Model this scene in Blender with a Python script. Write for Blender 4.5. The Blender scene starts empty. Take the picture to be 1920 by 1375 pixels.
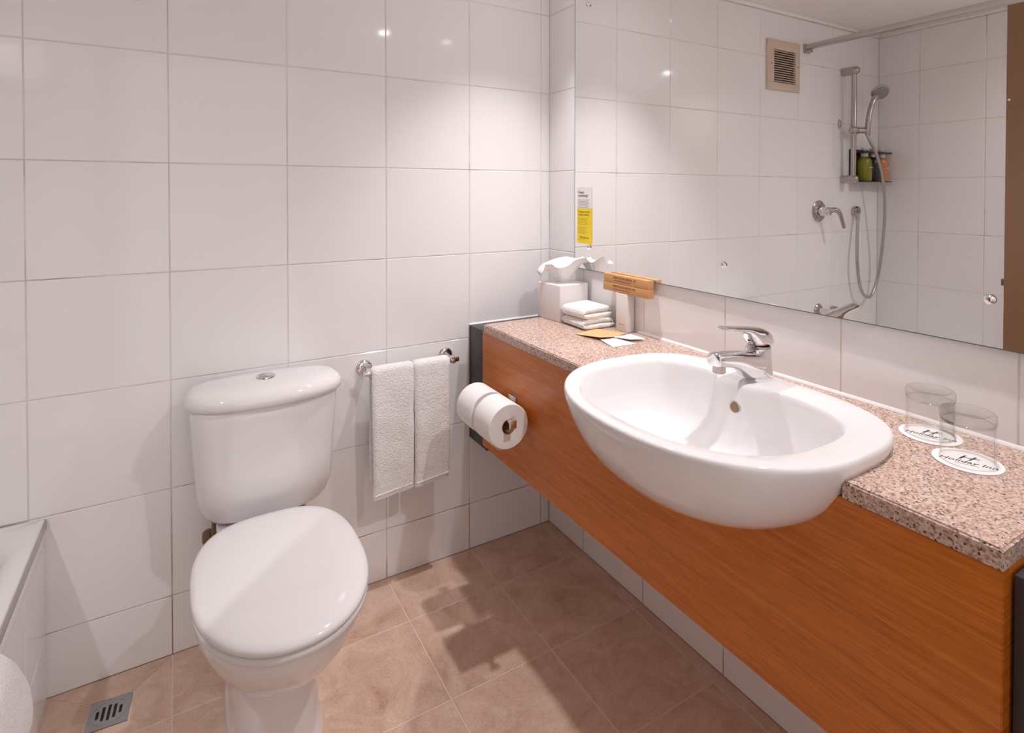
import bpy, bmesh, math, random
from mathutils import Vector, Matrix, noise
random.seed(7)
R = math.radians
COL = bpy.context.scene.collection
SC = bpy.context.scene

# ------------------------------------------------------------------ camera, world, exposure
cam_d = bpy.data.cameras.new('camera')
cam_d.sensor_width = 36.0
cam_d.lens = 1065.4 / 1920 * 36.0
cam_d.shift_x = -(970.35 - 960) / 1920
cam_d.shift_y = (376.02 - 687.5) / 1920
cam_d.clip_start = 0.02
cam = bpy.data.objects.new('camera', cam_d)
COL.objects.link(cam)
YAW, PITCH, ROLL = 0.5367, -0.0147, 0.0008
fw = Vector((math.sin(YAW) * math.cos(PITCH), math.cos(YAW) * math.cos(PITCH), math.sin(PITCH)))
rt = Vector((math.cos(YAW), -math.sin(YAW), 0))
up = rt.cross(fw)
rt, up = rt * math.cos(ROLL) + up * math.sin(ROLL), -rt * math.sin(ROLL) + up * math.cos(ROLL)
mw = Matrix((rt, up, -fw)).transposed().to_4x4()
mw.translation = (-1.2328, -1.8299, 1.2857)
cam.matrix_world = mw
SC.camera = cam

world = bpy.data.worlds.new('world')
SC.world = world
world.use_nodes = True
world.node_tree.nodes['Background'].inputs[0].default_value = (1.0, 0.95, 0.95, 1)
world.node_tree.nodes['Background'].inputs[1].default_value = 1.0

SC.view_settings.view_transform = 'Standard'
SC.view_settings.look = 'None'
SC.view_settings.gamma = 1
SC.view_settings.use_curve_mapping = False
SC.view_settings.exposure = 0.03

LAMP_COL = (1.0, 0.945, 0.965)
P_CORNER, P_VANITY, P_BATH = 50.0, 43.0, 36.0
try:
    SC.cycles.max_bounces = 10; SC.cycles.diffuse_bounces = 6; SC.cycles.glossy_bounces = 6; SC.cycles.transmission_bounces = 6
except Exception:
    pass

# ------------------------------------------------------------------ materials
MATS = {}
def mat(name, col=(.8, .8, .8), rough=.5, metal=0.0, **kw):
    m = bpy.data.materials.new(name); m.use_nodes = True
    b = m.node_tree.nodes['Principled BSDF']
    b.inputs['Base Color'].default_value = (*col, 1)
    b.inputs['Roughness'].default_value = rough
    b.inputs['Metallic'].default_value = metal
    for k, v in kw.items():
        b.inputs[k.replace('_', ' ')].default_value = v
    MATS[name] = m
    return m
def nodes(m): return m.node_tree.nodes, m.node_tree.links, m.node_tree.nodes['Principled BSDF']
def ramp(nt, stops):
    r = nt.new('ShaderNodeValToRGB'); e = r.color_ramp.elements
    while len(e) < len(stops): e.new(0.5)
    for el, (p, c) in zip(e, stops): el.position = p; el.color = (*c, 1)
    return r
def add_bump(m, scale, strength, dist=.001, detail=2, coord='Object'):
    nt, ln, b = nodes(m)
    tc = nt.new('ShaderNodeTexCoord'); n = nt.new('ShaderNodeTexNoise'); bp = nt.new('ShaderNodeBump')
    n.inputs['Scale'].default_value = scale; n.inputs['Detail'].default_value = detail
    bp.inputs['Strength'].default_value = strength; bp.inputs['Distance'].default_value = dist
    ln.new(tc.outputs[coord], n.inputs['Vector']); ln.new(n.outputs[0], bp.inputs['Height']); ln.new(bp.outputs[0], b.inputs['Normal'])

# glazed wall tile: slight tone change from tile to tile, faint waviness of the glaze
m = mat('tile_white', (.78, .755, .75), .07)
nt, ln, b = nodes(m)
oi = nt.new('ShaderNodeObjectInfo')
rp = ramp(nt, [(0, (.835, .825, .827)), (1, (.86, .85, .852))])
ln.new(oi.outputs['Random'], rp.inputs[0]); ln.new(rp.outputs[0], b.inputs['Base Color'])
add_bump(m, 9, .05, .001, 1)
# grout: off-white, stained brown in patches near the floor
m = mat('grout_wall', (.7, .66, .64), .9)
nt, ln, b = nodes(m)
tc = nt.new('ShaderNodeTexCoord'); n = nt.new('ShaderNodeTexNoise'); n.inputs['Scale'].default_value = 7; n.inputs['Detail'].default_value = 4
sx_ = nt.new('ShaderNodeSeparateXYZ'); mr_ = nt.new('ShaderNodeMapRange')
mr_.inputs['From Min'].default_value = 0.0; mr_.inputs['From Max'].default_value = .55; mr_.inputs['To Min'].default_value = .30; mr_.inputs['To Max'].default_value = 0.0
ad_ = nt.new('ShaderNodeMath'); ad_.operation = 'ADD'
rp = ramp(nt, [(.40, (.74, .71, .695)), (.62, (.62, .57, .54)), (.78, (.30, .20, .14))])
ln.new(tc.outputs['Object'], n.inputs['Vector']); ln.new(tc.outputs['Object'], sx_.inputs[0]); ln.new(sx_.outputs[2], mr_.inputs[0])
ln.new(n.outputs[0], ad_.inputs[0]); ln.new(mr_.outputs[0], ad_.inputs[1]); ln.new(ad_.outputs[0], rp.inputs[0]); ln.new(rp.outputs[0], b.inputs['Base Color'])
# floor tile: mottled brown stoneware
m = mat('tile_floor', (.4, .3, .25), .42)
nt, ln, b = nodes(m)
tc = nt.new('ShaderNodeTexCoord'); oi = nt.new('ShaderNodeObjectInfo')
ad = nt.new('ShaderNodeVectorMath'); ad.operation = 'MULTIPLY_ADD'
cb = nt.new('ShaderNodeCombineXYZ')
for i in range(3): ln.new(oi.outputs['Random'], cb.inputs[i])
ad.inputs[1].default_value = (37, 23, 11)
ln.new(cb.outputs[0], ad.inputs[0]); ln.new(tc.outputs['Object'], ad.inputs[2])
n1 = nt.new('ShaderNodeTexNoise'); n1.inputs['Scale'].default_value = 8; n1.inputs['Detail'].default_value = 12; n1.inputs['Roughness'].default_value = .72; n1.inputs['Distortion'].default_value = .9
n2 = nt.new('ShaderNodeTexNoise'); n2.inputs['Scale'].default_value = 260; n2.inputs['Detail'].default_value = 3
ln.new(ad.outputs[0], n1.inputs['Vector']); ln.new(tc.outputs['Object'], n2.inputs['Vector'])
rp = ramp(nt, [(.25, (.42, .245, .155)), (.42, (.62, .42, .31)), (.58, (.72, .52, .405)), (.78, (.80, .62, .51))])
ln.new(n1.outputs[0], rp.inputs[0])
mx = nt.new('ShaderNodeMixRGB'); mx.blend_type = 'OVERLAY'; mx.inputs[0].default_value = .35
ln.new(rp.outputs[0], mx.inputs[1]); ln.new(n2.outputs[0], mx.inputs[2]); ln.new(mx.outputs[0], b.inputs['Base Color'])
bp = nt.new('ShaderNodeBump'); bp.inputs['Strength'].default_value = .12; bp.inputs['Distance'].default_value = .001
ln.new(n2.outputs[0], bp.inputs['Height']); ln.new(bp.outputs[0], b.inputs['Normal'])
mat('grout_floor', (.80, .65, .56), .9)
mat('ceiling_paint', (.87, .84, .82), .7)
m = mat('ceramic', (.80, .785, .785), .05); m.node_tree.nodes['Principled BSDF'].inputs['Coat Weight'].default_value = .3
mat('seat_plastic', (.765, .75, .75), .07)
mat('enamel', (.80, .785, .775), .08)
mat('chrome', (.78, .77, .78), .06, 1.0)
mat('chrome_dark_reflection', (.50, .455, .435), .14, 1.0)  # chrome for the bath fittings, colour darkened to imitate dark surroundings mirrored in it
mat('chrome_worn', (.52, .47, .43), .25, 1.0)
mat('aluminium', (.58, .56, .54), .32, 1.0)
mat('bronze_pipe', (.24, .16, .10), .35, .85)
mat('steel_drain', (.42, .42, .44), .38, .8)
mat('dark', (.012, .009, .008), .6)
mat('dark_frame', (.042, .034, .038), .38)
mat('caulk', (.82, .79, .78), .5)
m = mat('mirror_silver', (.955, .955, .94), .003, 1.0)
mat('mirror_edge', (.10, .12, .11), .2)
# granite: pink and beige grains with dark specks
m = mat('granite', (.6, .45, .4), .16)
nt, ln, b = nodes(m)
tc = nt.new('ShaderNodeTexCoord')
v1 = nt.new('ShaderNodeTexVoronoi'); v1.inputs['Scale'].default_value = 330
n1 = nt.new('ShaderNodeTexNoise'); n1.inputs['Scale'].default_value = 120; n1.inputs['Detail'].default_value = 6
v2 = nt.new('ShaderNodeTexVoronoi'); v2.inputs['Scale'].default_value = 380
for x in (v1, n1, v2): ln.new(tc.outputs['Object'], x.inputs['Vector'])
sp = nt.new('ShaderNodeSeparateColor'); ln.new(v1.outputs['Color'], sp.inputs[0])
r1 = ramp(nt, [(0, (.16, .085, .06)), (.14, (.34, .19, .14)), (.35, (.50, .31, .24)), (.6, (.60, .43, .35)), (.8, (.68, .53, .45)), (1, (.78, .68, .61))])
ln.new(sp.outputs[0], r1.inputs[0])
r2 = ramp(nt, [(.3, (.45, .29, .22)), (.7, (.72, .57, .50))])
ln.new(n1.outputs[0], r2.inputs[0])
mx = nt.new('ShaderNodeMixRGB'); mx.inputs[0].default_value = .35
ln.new(r1.outputs[0], mx.inputs[1]); ln.new(r2.outputs[0], mx.inputs[2])
sp2 = nt.new('ShaderNodeSeparateColor'); ln.new(v2.outputs['Color'], sp2.inputs[0])
r3 = ramp(nt, [(.93, (0, 0, 0)), (.96, (1, 1, 1))]); ln.new(sp2.outputs[1], r3.inputs[0])
mx2 = nt.new('ShaderNodeMixRGB'); mx2.inputs[2].default_value = (.09, .06, .05, 1)
ln.new(r3.outputs[0], mx2.inputs[0]); ln.new(mx.outputs[0], mx2.inputs[1]); ln.new(mx2.outputs[0], b.inputs['Base Color'])
# wood veneer, grain along Y
m = mat('wood', (.4, .17, .06), .27, 0, Specular_IOR_Level=.5)
nt, ln, b = nodes(m)
tc = nt.new('ShaderNodeTexCoord'); mp = nt.new('ShaderNodeMapping'); mp.inputs['Scale'].default_value = (1, 1.5, 52)
mp2 = nt.new('ShaderNodeMapping'); mp2.inputs['Scale'].default_value = (1, 6, 280)
n1 = nt.new('ShaderNodeTexNoise'); n1.inputs['Scale'].default_value = 2.2; n1.inputs['Detail'].default_value = 5; n1.inputs['Distortion'].default_value = .12
n2 = nt.new('ShaderNodeTexNoise'); n2.inputs['Scale'].default_value = 4; n2.inputs['Detail'].default_value = 4
ln.new(tc.outputs['Object'], mp.inputs[0]); ln.new(tc.outputs['Object'], mp2.inputs[0])
ln.new(mp.outputs[0], n1.inputs['Vector']); ln.new(mp2.outputs[0], n2.inputs['Vector'])
rp = ramp(nt, [(.22, (.40, .105, .009)), (.45, (.52, .146, .015)), (.6, (.57, .168, .020)), (.8, (.64, .21, .032))])
ln.new(n1.outputs[0], rp.inputs[0])
mx = nt.new('ShaderNodeMixRGB'); mx.blend_type = 'OVERLAY'; mx.inputs[0].default_value = .65
ln.new(rp.outputs[0], mx.inputs[1]); ln.new(n2.outputs[0], mx.inputs[2]); ln.new(mx.outputs[0], b.inputs['Base Color'])
bp = nt.new('ShaderNodeBump'); bp.inputs['Strength'].default_value = .15; bp.inputs['Distance'].default_value = .0004
ln.new(n2.outputs[0], bp.inputs['Height']); ln.new(bp.outputs[0], b.inputs['Normal'])
mat('door_brown', (.235, .125, .064), .33)
add_bump(MATS['door_brown'], 60, .12, .0008, 2)
# terry towel
m = mat('towel', (.80, .775, .76), .95, 0, Sheen_Weight=.4)
nt, ln, b = nodes(m)
tc = nt.new('ShaderNodeTexCoord'); n = nt.new('ShaderNodeTexNoise'); n.inputs['Scale'].default_value = 240; n.inputs['Detail'].default_value = 4
n3 = nt.new('ShaderNodeTexNoise'); n3.inputs['Scale'].default_value = 26; n3.inputs['Detail'].default_value = 3
mxa = nt.new('ShaderNodeMath'); mxa.operation = 'ADD'
bp = nt.new('ShaderNodeBump'); bp.inputs['Strength'].default_value = .9; bp.inputs['Distance'].default_value = .0055
ln.new(tc.outputs['Object'], n.inputs['Vector']); ln.new(tc.outputs['Object'], n3.inputs['Vector'])
ln.new(n.outputs[0], mxa.inputs[0]); ln.new(n3.outputs[0], mxa.inputs[1]); ln.new(mxa.outputs[0], bp.inputs['Height']); ln.new(bp.outputs[0], b.inputs['Normal'])
rp = ramp(nt, [(.3, (.87, .85, .84)), (.62, (.95, .94, .935))]); ln.new(n.outputs[0], rp.inputs[0]); ln.new(rp.outputs[0], b.inputs['Base Color'])
mat('paper', (.86, .84, .83), .9)
add_bump(MATS['paper'], 180, .15, .0006, 2)
mat('tissue_paper', (.88, .865, .86), .9, 0, Subsurface_Weight=0.0)
mat('card_white', (.80, .77, .76), .35)
mat('box_grey_white', (.78, .745, .735), .3)
mat('cardboard_core', (.42, .24, .12), .9)
m = mat('kraft', (.58, .31, .135), .75)
add_bump(m, 300, .1, .0004, 2)
mat('kraft_light', (.70, .43, .21), .75)
mat('ink_brown', (.20, .085, .03), .8)
mat('ink_dark', (.035, .032, .034), .8)
mat('ink_grey', (.36, .34, .34), .8)
mat('ink_olive', (.22, .17, .01), .8)
mat('ink_olive_light', (.52, .42, .02), .8)
mat('yellow_card', (.86, .63, .012), .45)
def clear_glass(name, t0, t1, t2, gloss, base):
    m = bpy.data.materials.new(name); m.use_nodes = True
    nt = m.node_tree.nodes; ln = m.node_tree.links; nt.remove(nt['Principled BSDF'])
    tr_ = nt.new('ShaderNodeBsdfTransparent'); gl_ = nt.new('ShaderNodeBsdfGlossy'); gl_.inputs['Roughness'].default_value = .05
    lw = nt.new('ShaderNodeLayerWeight'); lw.inputs[0].default_value = .5
    rp = ramp(nt, [(0, t0), (.7, t1), (1, t2)]); ln.new(lw.outputs['Facing'], rp.inputs[0]); ln.new(rp.outputs[0], tr_.inputs[0])
    fr0 = nt.new('ShaderNodeMath'); fr0.operation = 'POWER'; fr0.inputs[1].default_value = 4.0; ln.new(lw.outputs['Facing'], fr0.inputs[0])
    fr = nt.new('ShaderNodeMath'); fr.operation = 'MULTIPLY_ADD'; fr.inputs[1].default_value = gloss; fr.inputs[2].default_value = base; ln.new(fr0.outputs[0], fr.inputs[0])
    mx = nt.new('ShaderNodeMixShader'); ln.new(fr.outputs[0], mx.inputs[0]); ln.new(tr_.outputs[0], mx.inputs[1]); ln.new(gl_.outputs[0], mx.inputs[2])
    ln.new(mx.outputs[0], nt['Material Output'].inputs[0]); MATS[name] = m
clear_glass('glass', (1, 1, 1), (.995, .995, .99), (.93, .93, .915), .5, .04)
clear_glass('glass_thick', (.995, .995, .99), (.965, .96, .945), (.80, .79, .76), .6, .06)
mat('vent_beige', (.64, .50, .39), .5)
mat('vent_slat', (.46, .35, .27), .5)
mat('bottle_green', (.20, .215, .018), .3)
mat('bottle_dark', (.030, .022, .03), .3)
mat('bottle_orange', (.58, .235, .10), .3)
mat('clear_plastic', (.80, .79, .78), .15)
mat('holder_black', (.02, .018, .018), .4)
mat('hose_grey', (.50, .47, .46), .3, .8)
mat('nozzle_grey', (.30, .28, .275), .5)
m = bpy.data.materials.new('bulb'); m.use_nodes = True
nt = m.node_tree.nodes; nt.remove(nt['Principled BSDF'])
em = nt.new('ShaderNodeEmission'); em.inputs[0].default_value = (*LAMP_COL, 1); em.inputs[1].default_value = 60
m.node_tree.links.new(em.outputs[0], nt['Material Output'].inputs[0]); MATS['bulb'] = m
# plain tiled wall behind the camera
m = mat('tiled_plain', (.77, .745, .74), .1)
nt, ln, b = nodes(m)
tc = nt.new('ShaderNodeTexCoord'); mp = nt.new('ShaderNodeMapping'); mp.inputs['Rotation'].default_value = (R(90), 0, 0)
bk = nt.new('ShaderNodeTexBrick'); bk.offset = 0; bk.inputs['Scale'].default_value = 1
bk.inputs['Brick Width'].default_value = .305; bk.inputs['Row Height'].default_value = .3; bk.inputs['Mortar Size'].default_value = .0015
bk.inputs['Color1'].default_value = (.85, .84, .84, 1); bk.inputs['Color2'].default_value = (.86, .85, .85, 1); bk.inputs['Mortar'].default_value = (.55, .5, .47, 1)
ln.new(tc.outputs['Object'], mp.inputs[0]); ln.new(mp.outputs[0], bk.inputs['Vector']); ln.new(bk.outputs[0], b.inputs['Base Color'])

# ------------------------------------------------------------------ helpers
def tag(o, label=None, cat=None, group=None, kind=None):
    if label: o['label'] = label
    if cat: o['category'] = cat
    if group: o['group'] = group
    if kind: o['kind'] = kind
    return o
def empty(name, loc, rz=0.0):
    o = bpy.data.objects.new(name, None); COL.objects.link(o)
    o.location = loc; o.rotation_euler = (0, 0, rz); o.empty_display_size = .05
    return o
def thing(name, label, cat, loc=(0, 0, 0), rz=0.0, group=None):
    return tag(empty(name, loc, rz), label, cat, group)
def finish(me, smooth=35):
    me.validate()
    if smooth:
        me.shade_smooth(); me.set_sharp_from_angle(angle=R(smooth))
    return me
def world_off(p):
    off = Vector((0, 0, 0))
    while p is not None: off += Vector(p.location); p = p.parent
    return off
def link(name, me, m, parent=None, loc=(0, 0, 0), local=False):
    """mesh in world coordinates (parents unrotated), or local=True for parent space"""
    if not local and parent is not None:
        me.transform(Matrix.Translation(-world_off(parent)))
    o = bpy.data.objects.new(name, me); COL.objects.link(o)
    o.parent = parent; o.location = loc
    if not me.materials: me.materials.append(MATS[m] if isinstance(m, str) else m)
    return o
def mesh(name, v, f, smooth=35):
    me = bpy.data.meshes.new(name); me.from_pydata([tuple(p) for p in v], [], f); me.update()
    bm = bmesh.new(); bm.from_mesh(me); bmesh.ops.recalc_face_normals(bm, faces=bm.faces[:]); bm.to_mesh(me); bm.free()
    return finish(me, smooth)
def from_bm(name, bm, smooth=35):
    bmesh.ops.recalc_face_normals(bm, faces=bm.faces[:])
    me = bpy.data.meshes.new(name); bm.to_mesh(me); bm.free()
    return finish(me, smooth)
def box(x0, x1, y0, y1, z0, z1, bev=0.0, seg=2, bm=None, rz=0.0, smooth=35):
    own = bm is None
    if own: bm = bmesh.new()
    r = bmesh.ops.create_cube(bm, size=1)
    vs = r['verts']
    for v in vs:
        v.co = Vector((x0 + (v.co.x + .5) * (x1 - x0), y0 + (v.co.y + .5) * (y1 - y0), z0 + (v.co.z + .5) * (z1 - z0)))
    if rz:
        c = Vector(((x0 + x1) / 2, (y0 + y1) / 2, 0))
        bmesh.ops.rotate(bm, cent=c, matrix=Matrix.Rotation(rz, 3, 'Z'), verts=vs)
    if bev:
        es = list({e for v in vs for e in v.link_edges})
        bmesh.ops.bevel(bm, geom=es, offset=bev, segments=seg, affect='EDGES', profile=.5)
    return from_bm('box', bm, smooth) if own else bm
def loft(rings, cap0=True, cap1=True, smooth=50, closed=True):
    v, f = [], []
    n = len(rings[0])
    for r in rings: v += [Vector(p) for p in r]
    for i in range(len(rings) - 1):
        for j in range(n if closed else n - 1):
            k = (j + 1) % n
            f.append((i * n + j, i * n + k, (i + 1) * n + k, (i + 1) * n + j))
    if cap0: f.append(tuple(range(n - 1, -1, -1)))
    if cap1: f.append(tuple(range((len(rings) - 1) * n, len(rings) * n)))
    return mesh('loft', v, f, smooth)
def lathe(profile, center=(0, 0, 0), axis='Z', n=32, smooth=40, cap0=False, cap1=False):
    """profile: (radius, height) pairs"""
    rings = []
    for r, h in profile:
        ring = []
        for i in range(n):
            a = 2 * math.pi * i / n
            c, s = r * math.cos(a), r * math.sin(a)
            p = {'Z': (c, s, h), 'Y': (c, h, s), 'X': (h, c, s)}[axis]
            ring.append(Vector(p) + Vector(center))
        rings.append(ring)
    return loft(rings, cap0, cap1, smooth)
def tube(path, r, n=12, smooth=60, sub=6, caps=True):
    """swept tube along a smoothed path; r a number or a list"""
    P = [Vector(p) for p in path]
    rr = r if isinstance(r, (list, tuple)) else [r] * len(P)
    if sub > 1 and len(P) > 2:
        Q, q = [], []
        for i in range(len(P) - 1):
            p0, p1, p2, p3 = P[max(i - 1, 0)], P[i], P[i + 1], P[min(i + 2, len(P) - 1)]
            for k in range(sub):
                t = k / sub
                Q.append(.5 * ((2 * p1) + (-p0 + p2) * t + (2 * p0 - 5 * p1 + 4 * p2 - p3) * t * t + (-p0 + 3 * p1 - 3 * p2 + p3) * t ** 3))
                q.append(rr[i] * (1 - t) + rr[i + 1] * t)
        Q.append(P[-1]); q.append(rr[-1]); P, rr = Q, q
    rings = []; prev = None
    for i, p in enumerate(P):
        d = (P[min(i + 1, len(P) - 1)] - P[max(i - 1, 0)]).normalized()
        if prev is None:
            a = Vector((0, 0, 1)) if abs(d.z) < .9 else Vector((1, 0, 0))
            u = d.cross(a).normalized()
        else:
            u = (prev - d * prev.dot(d)).normalized()
        w = d.cross(u); prev = u
        rings.append([p + (u * math.cos(2 * math.pi * k / n) + w * math.sin(2 * math.pi * k / n)) * rr[i] for k in range(n)])
    return loft(rings, caps, caps, smooth)
def superell(cx, cy, af, ab, b, nf, nb, z, s=1.0, n=72):
    """closed ring: half-axes af towards -x, ab towards +x, b along y"""
    out = []
    for i in range(n):
        t = 2 * math.pi * i / n
        c, sn = math.cos(t), math.sin(t)
        a, e = (ab, nb) if c >= 0 else (af, nf)
        x = a * math.copysign(abs(c) ** (2 / e), c)
        y = b * math.copysign(abs(sn) ** (2 / e), sn)
        out.append(Vector((cx + x * s, cy + y * s, z)))
    return out
def prism(pts, d0, d1, axis, bev=0.0, smooth=35, seg=2):
    """2D polygon extruded along axis: X -> pts are (y,z); Y -> (x,z); Z -> (x,y)"""
    def P(p, d): return {'X': (d, p[0], p[1]), 'Y': (p[0], d, p[1]), 'Z': (p[0], p[1], d)}[axis]
    bm = bmesh.new()
    a = [bm.verts.new(P(p, d0)) for p in pts]; b_ = [bm.verts.new(P(p, d1)) for p in pts]
    n = len(pts)
    f0 = bm.faces.new(a[::-1]); f1 = bm.faces.new(b_)
    for i in range(n): bm.faces.new((a[i], a[(i + 1) % n], b_[(i + 1) % n], b_[i]))
    if bev:
        bmesh.ops.bevel(bm, geom=list(f1.edges), offset=bev, segments=seg, affect='EDGES')
    bmesh.ops.triangulate(bm, faces=[f for f in bm.faces if len(f.verts) > 4])
    return from_bm('prism', bm, smooth)
def join(*ms, smooth=None):
    bm = bmesh.new()
    for k in ms: bm.from_mesh(k)
    me = bpy.data.meshes.new('joined'); bm.to_mesh(me); bm.free()
    me.update()
    if smooth: finish(me, smooth)
    return me
def text_mesh(body, size, shear=0.0, align='LEFT', depth=0.0002):
    c = bpy.data.curves.new('txt', 'FONT'); c.body = body; c.size = size; c.shear = shear; c.align_x = align; c.extrude = depth; c.resolution_u = 2
    o = bpy.data.objects.new('txt', c); COL.objects.link(o)
    dg = bpy.context.evaluated_depsgraph_get(); dg.update()
    me = bpy.data.meshes.new_from_object(o.evaluated_get(dg))
    bpy.data.objects.remove(o)
    me.materials.clear()
    return me
def place_mesh(me, origin, xdir, ydir):
    x = Vector(xdir).normalized(); y = Vector(ydir).normalized(); z = x.cross(y)
    M = Matrix((x, y, z)).transposed().to_4x4(); M.translation = origin
    me.transform(M)
    return me
def copy_tree(o, parent=None):
    c = o.copy(); COL.objects.link(c); c.parent = parent
    for ch in list(o.children): copy_tree(ch, c)
    return c

# ------------------------------------------------------------------ the room
W, H, ZF = 0.3047, 0.3, 0.1648
XL, YR, ZC = -2.33, -1.90, 2.21
GR = .0028
TILES = {}
def tile_mesh(w, h, t=.006, b=.0012):
    k = (round(w, 4), round(h, 4), t)
    if k not in TILES:
        v = []
        for (ww, hh, d) in ((w, h, 0), (w, h, t - b), (w - 2 * b, h - 2 * b, t)):
            v += [(-ww / 2, -hh / 2, d), (ww / 2, -hh / 2, d), (ww / 2, hh / 2, d), (-ww / 2, hh / 2, d)]
        f = [(3, 2, 1, 0), (8, 9, 10, 11)]
        for r in (0, 4):
            for i in range(4): f.append((r + i, r + (i + 1) % 4, r + 4 + (i + 1) % 4, r + 4 + i))
        TILES[k] = mesh('tile', v, f, 0)
    return TILES[k]
def lay_tiles(parent, us, vs, place, m, name, tilt=.0011, skip=None, t=.006):
    """us, vs: joint positions; place(u,v) -> (matrix) with local z out of the wall"""
    us = sorted(us); vs = sorted(vs)
    for i in range(len(us) - 1):
        for j in range(len(vs) - 1):
            u0, u1, v0, v1 = us[i], us[i + 1], vs[j], vs[j + 1]
            if skip and skip(u0, u1, v0, v1): continue
            w, h = u1 - u0 - GR, v1 - v0 - GR
            if w < .004 or h < .004: continue
            me = tile_mesh(w, h, t)
            if not me.materials: me.materials.append(MATS[m])
            o = bpy.data.objects.new(name, me); COL.objects.link(o); o.parent = parent
            M = place((u0 + u1) / 2, (v0 + v1) / 2)
            M = M @ Matrix.Rotation(random.uniform(-tilt, tilt), 4, 'X') @ Matrix.Rotation(random.uniform(-tilt, tilt), 4, 'Y')
            o.matrix_local = M
def basis(x, y, z, loc):
    M = Matrix((Vector(x), Vector(y), Vector(z))).transposed().to_4x4(); M.translation = loc
    return M
XS = [0, -.0387] + [-.0387 - W * k for k in range(1, 8)]; XS = [x for x in XS if x > XL] + [XL]
YS = [0] + [-.2177 - W * k for k in range(0, 6)]; YS = [y for y in YS if y > YR] + [YR]
ZS = [0] + [ZF + H * k for k in range(0, 7)] + [2.192]

def struct(name, me, m):
    return tag(link(name, me, m), kind='structure')
T = .006; GD = .0012       # tile face sits at the wall plane, grout GD behind it
wb = struct('wall_back', box(XL - .1, .1, GD, .1, -.1, ZC + .1), 'grout_wall')
lay_tiles(wb, XS, ZS, lambda u, v: basis((1, 0, 0), (0, 0, 1), (0, -1, 0), (u, T, v)), 'tile_white', 'wall_tile',
          skip=lambda u0, u1, v0, v1: u1 <= -1.54 and v1 <= .47)
wr = struct('wall_right', box(GD, .1, YR - .1, GD, -.1, ZC + .1), 'grout_wall')
lay_tiles(wr, YS, ZS, lambda u, v: basis((0, -1, 0), (0, 0, 1), (-1, 0, 0), (T, u, v)), 'tile_white', 'wall_tile',
          skip=lambda u0, u1, v0, v1: u1 < -.2 and v0 > 1.05)
wl = struct('wall_left', box(XL - .1, XL - GD, YR - .1, GD, -.1, ZC + .1), 'grout_wall')
lay_tiles(wl, YS, ZS, lambda u, v: basis((0, 1, 0), (0, 0, 1), (1, 0, 0), (XL - T, u, v)), 'tile_white', 'wall_tile',
          skip=lambda u0, u1, v0, v1: v1 <= .47 or u1 < -1.0)
# entrance wall with its doorway, behind the camera
bm = bmesh.new()
box(XL - .1, -1.515, YR - .1, YR, -.1, ZC + .1, bm=bm); box(-.60, .1, YR - .1, YR, -.1, ZC + .1, bm=bm); box(-1.515, -.60, YR - .1, YR, 2.04, ZC + .1, bm=bm)
struct('wall_front', from_bm('w', bm, 0), 'tiled_plain')
fl = struct('floor', box(XL - .1, .1, YR - 1.0, .1, -.12, -GD), 'grout_floor')
DX0, DX1, DY0, DY1 = -1.530, XS[5], YS[1], 0
FX = [x for x in XS if x > -1.53] + [-1.53]
lay_tiles(fl, FX, YS, lambda u, v: basis((1, 0, 0), (0, 1, 0), (0, 0, 1), (u, v, -T)), 'tile_floor', 'floor_tile', tilt=.0004,
          skip=lambda u0, u1, v0, v1: u1 <= XS[5] + .001 and v0 >= YS[1] - .001)
# the tile round the drain is cut into four pieces
dc, dr, drz = Vector((-1.391, -.127, 0)), .0435, R(-4)
def dcor(sx, sy): return dc + Matrix.Rotation(drz, 3, 'Z') @ Vector((sx * (dr + .003), sy * (dr + .003), 0))
ocs = [Vector((DX0 + .002, DY1 - .002, 0)), Vector((DX1 - .0016, DY1 - .002, 0)), Vector((DX1 - .0016, DY0 + .0016, 0)), Vector((DX0 + .002, DY0 + .0016, 0))]
ics = [dcor(-1, 1), dcor(1, 1), dcor(1, -1), dcor(-1, -1)]
for i in range(4):
    q = [ocs[i], ocs[(i + 1) % 4], ics[(i + 1) % 4], ics[i]]
    c = sum(q, Vector()) / 4
    q = [p + (c - p).normalized() * .0016 for p in q]
    pts = [(p.x, p.y) for p in q]
    link('floor_tile', prism(pts, -T, 0, 'Z', 0), 'tile_floor', fl)
ce = struct('ceiling', box(XL - .1, .1, YR - 1.0, .1, ZC, ZC + .1), 'ceiling_paint')
struct('trim_1', box(XL, 0, -.014, 0, 2.192, ZC, .003), 'ceiling_paint')
struct('trim_2', box(XL, XL + .014, YR, -.014, 2.192, ZC, .003), 'ceiling_paint')

# ------------------------------------------------------------------ ceiling downlights
def downlight(x, y, power, label, cone=140):
    t = thing('downlight', label, 'ceiling light', (x, y, ZC), group='recessed ceiling downlights')
    link('trim_ring', lathe([(.047, 0), (.047, -.004), (.044, -.006), (.036, -.005), (.034, 0)], n=40), 'aluminium', t, local=True)
    link('bulb', lathe([(.034, -.0005), (.0, -.0005)], n=32), 'bulb', t, local=True)
    l = bpy.data.lights.new('downlight_lamp', 'SPOT'); l.energy = power; l.color = LAMP_COL
    l.spot_size = R(cone); l.spot_blend = 1.0; l.shadow_soft_size = .02
    o = bpy.data.objects.new('downlight_lamp', l); COL.objects.link(o); o.parent = t; o.location = (0, 0, -.012)
    return t
downlight(-.27, -.41, P_CORNER, 'recessed ceiling downlight over the vanity beside the toilet wall', 84)
downlight(-.21, -1.40, P_VANITY, 'recessed ceiling downlight over the vanity end nearest the door')
downlight(-2.0, -1.385, P_BATH, 'recessed ceiling downlight above the bathtub', 160)

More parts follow.
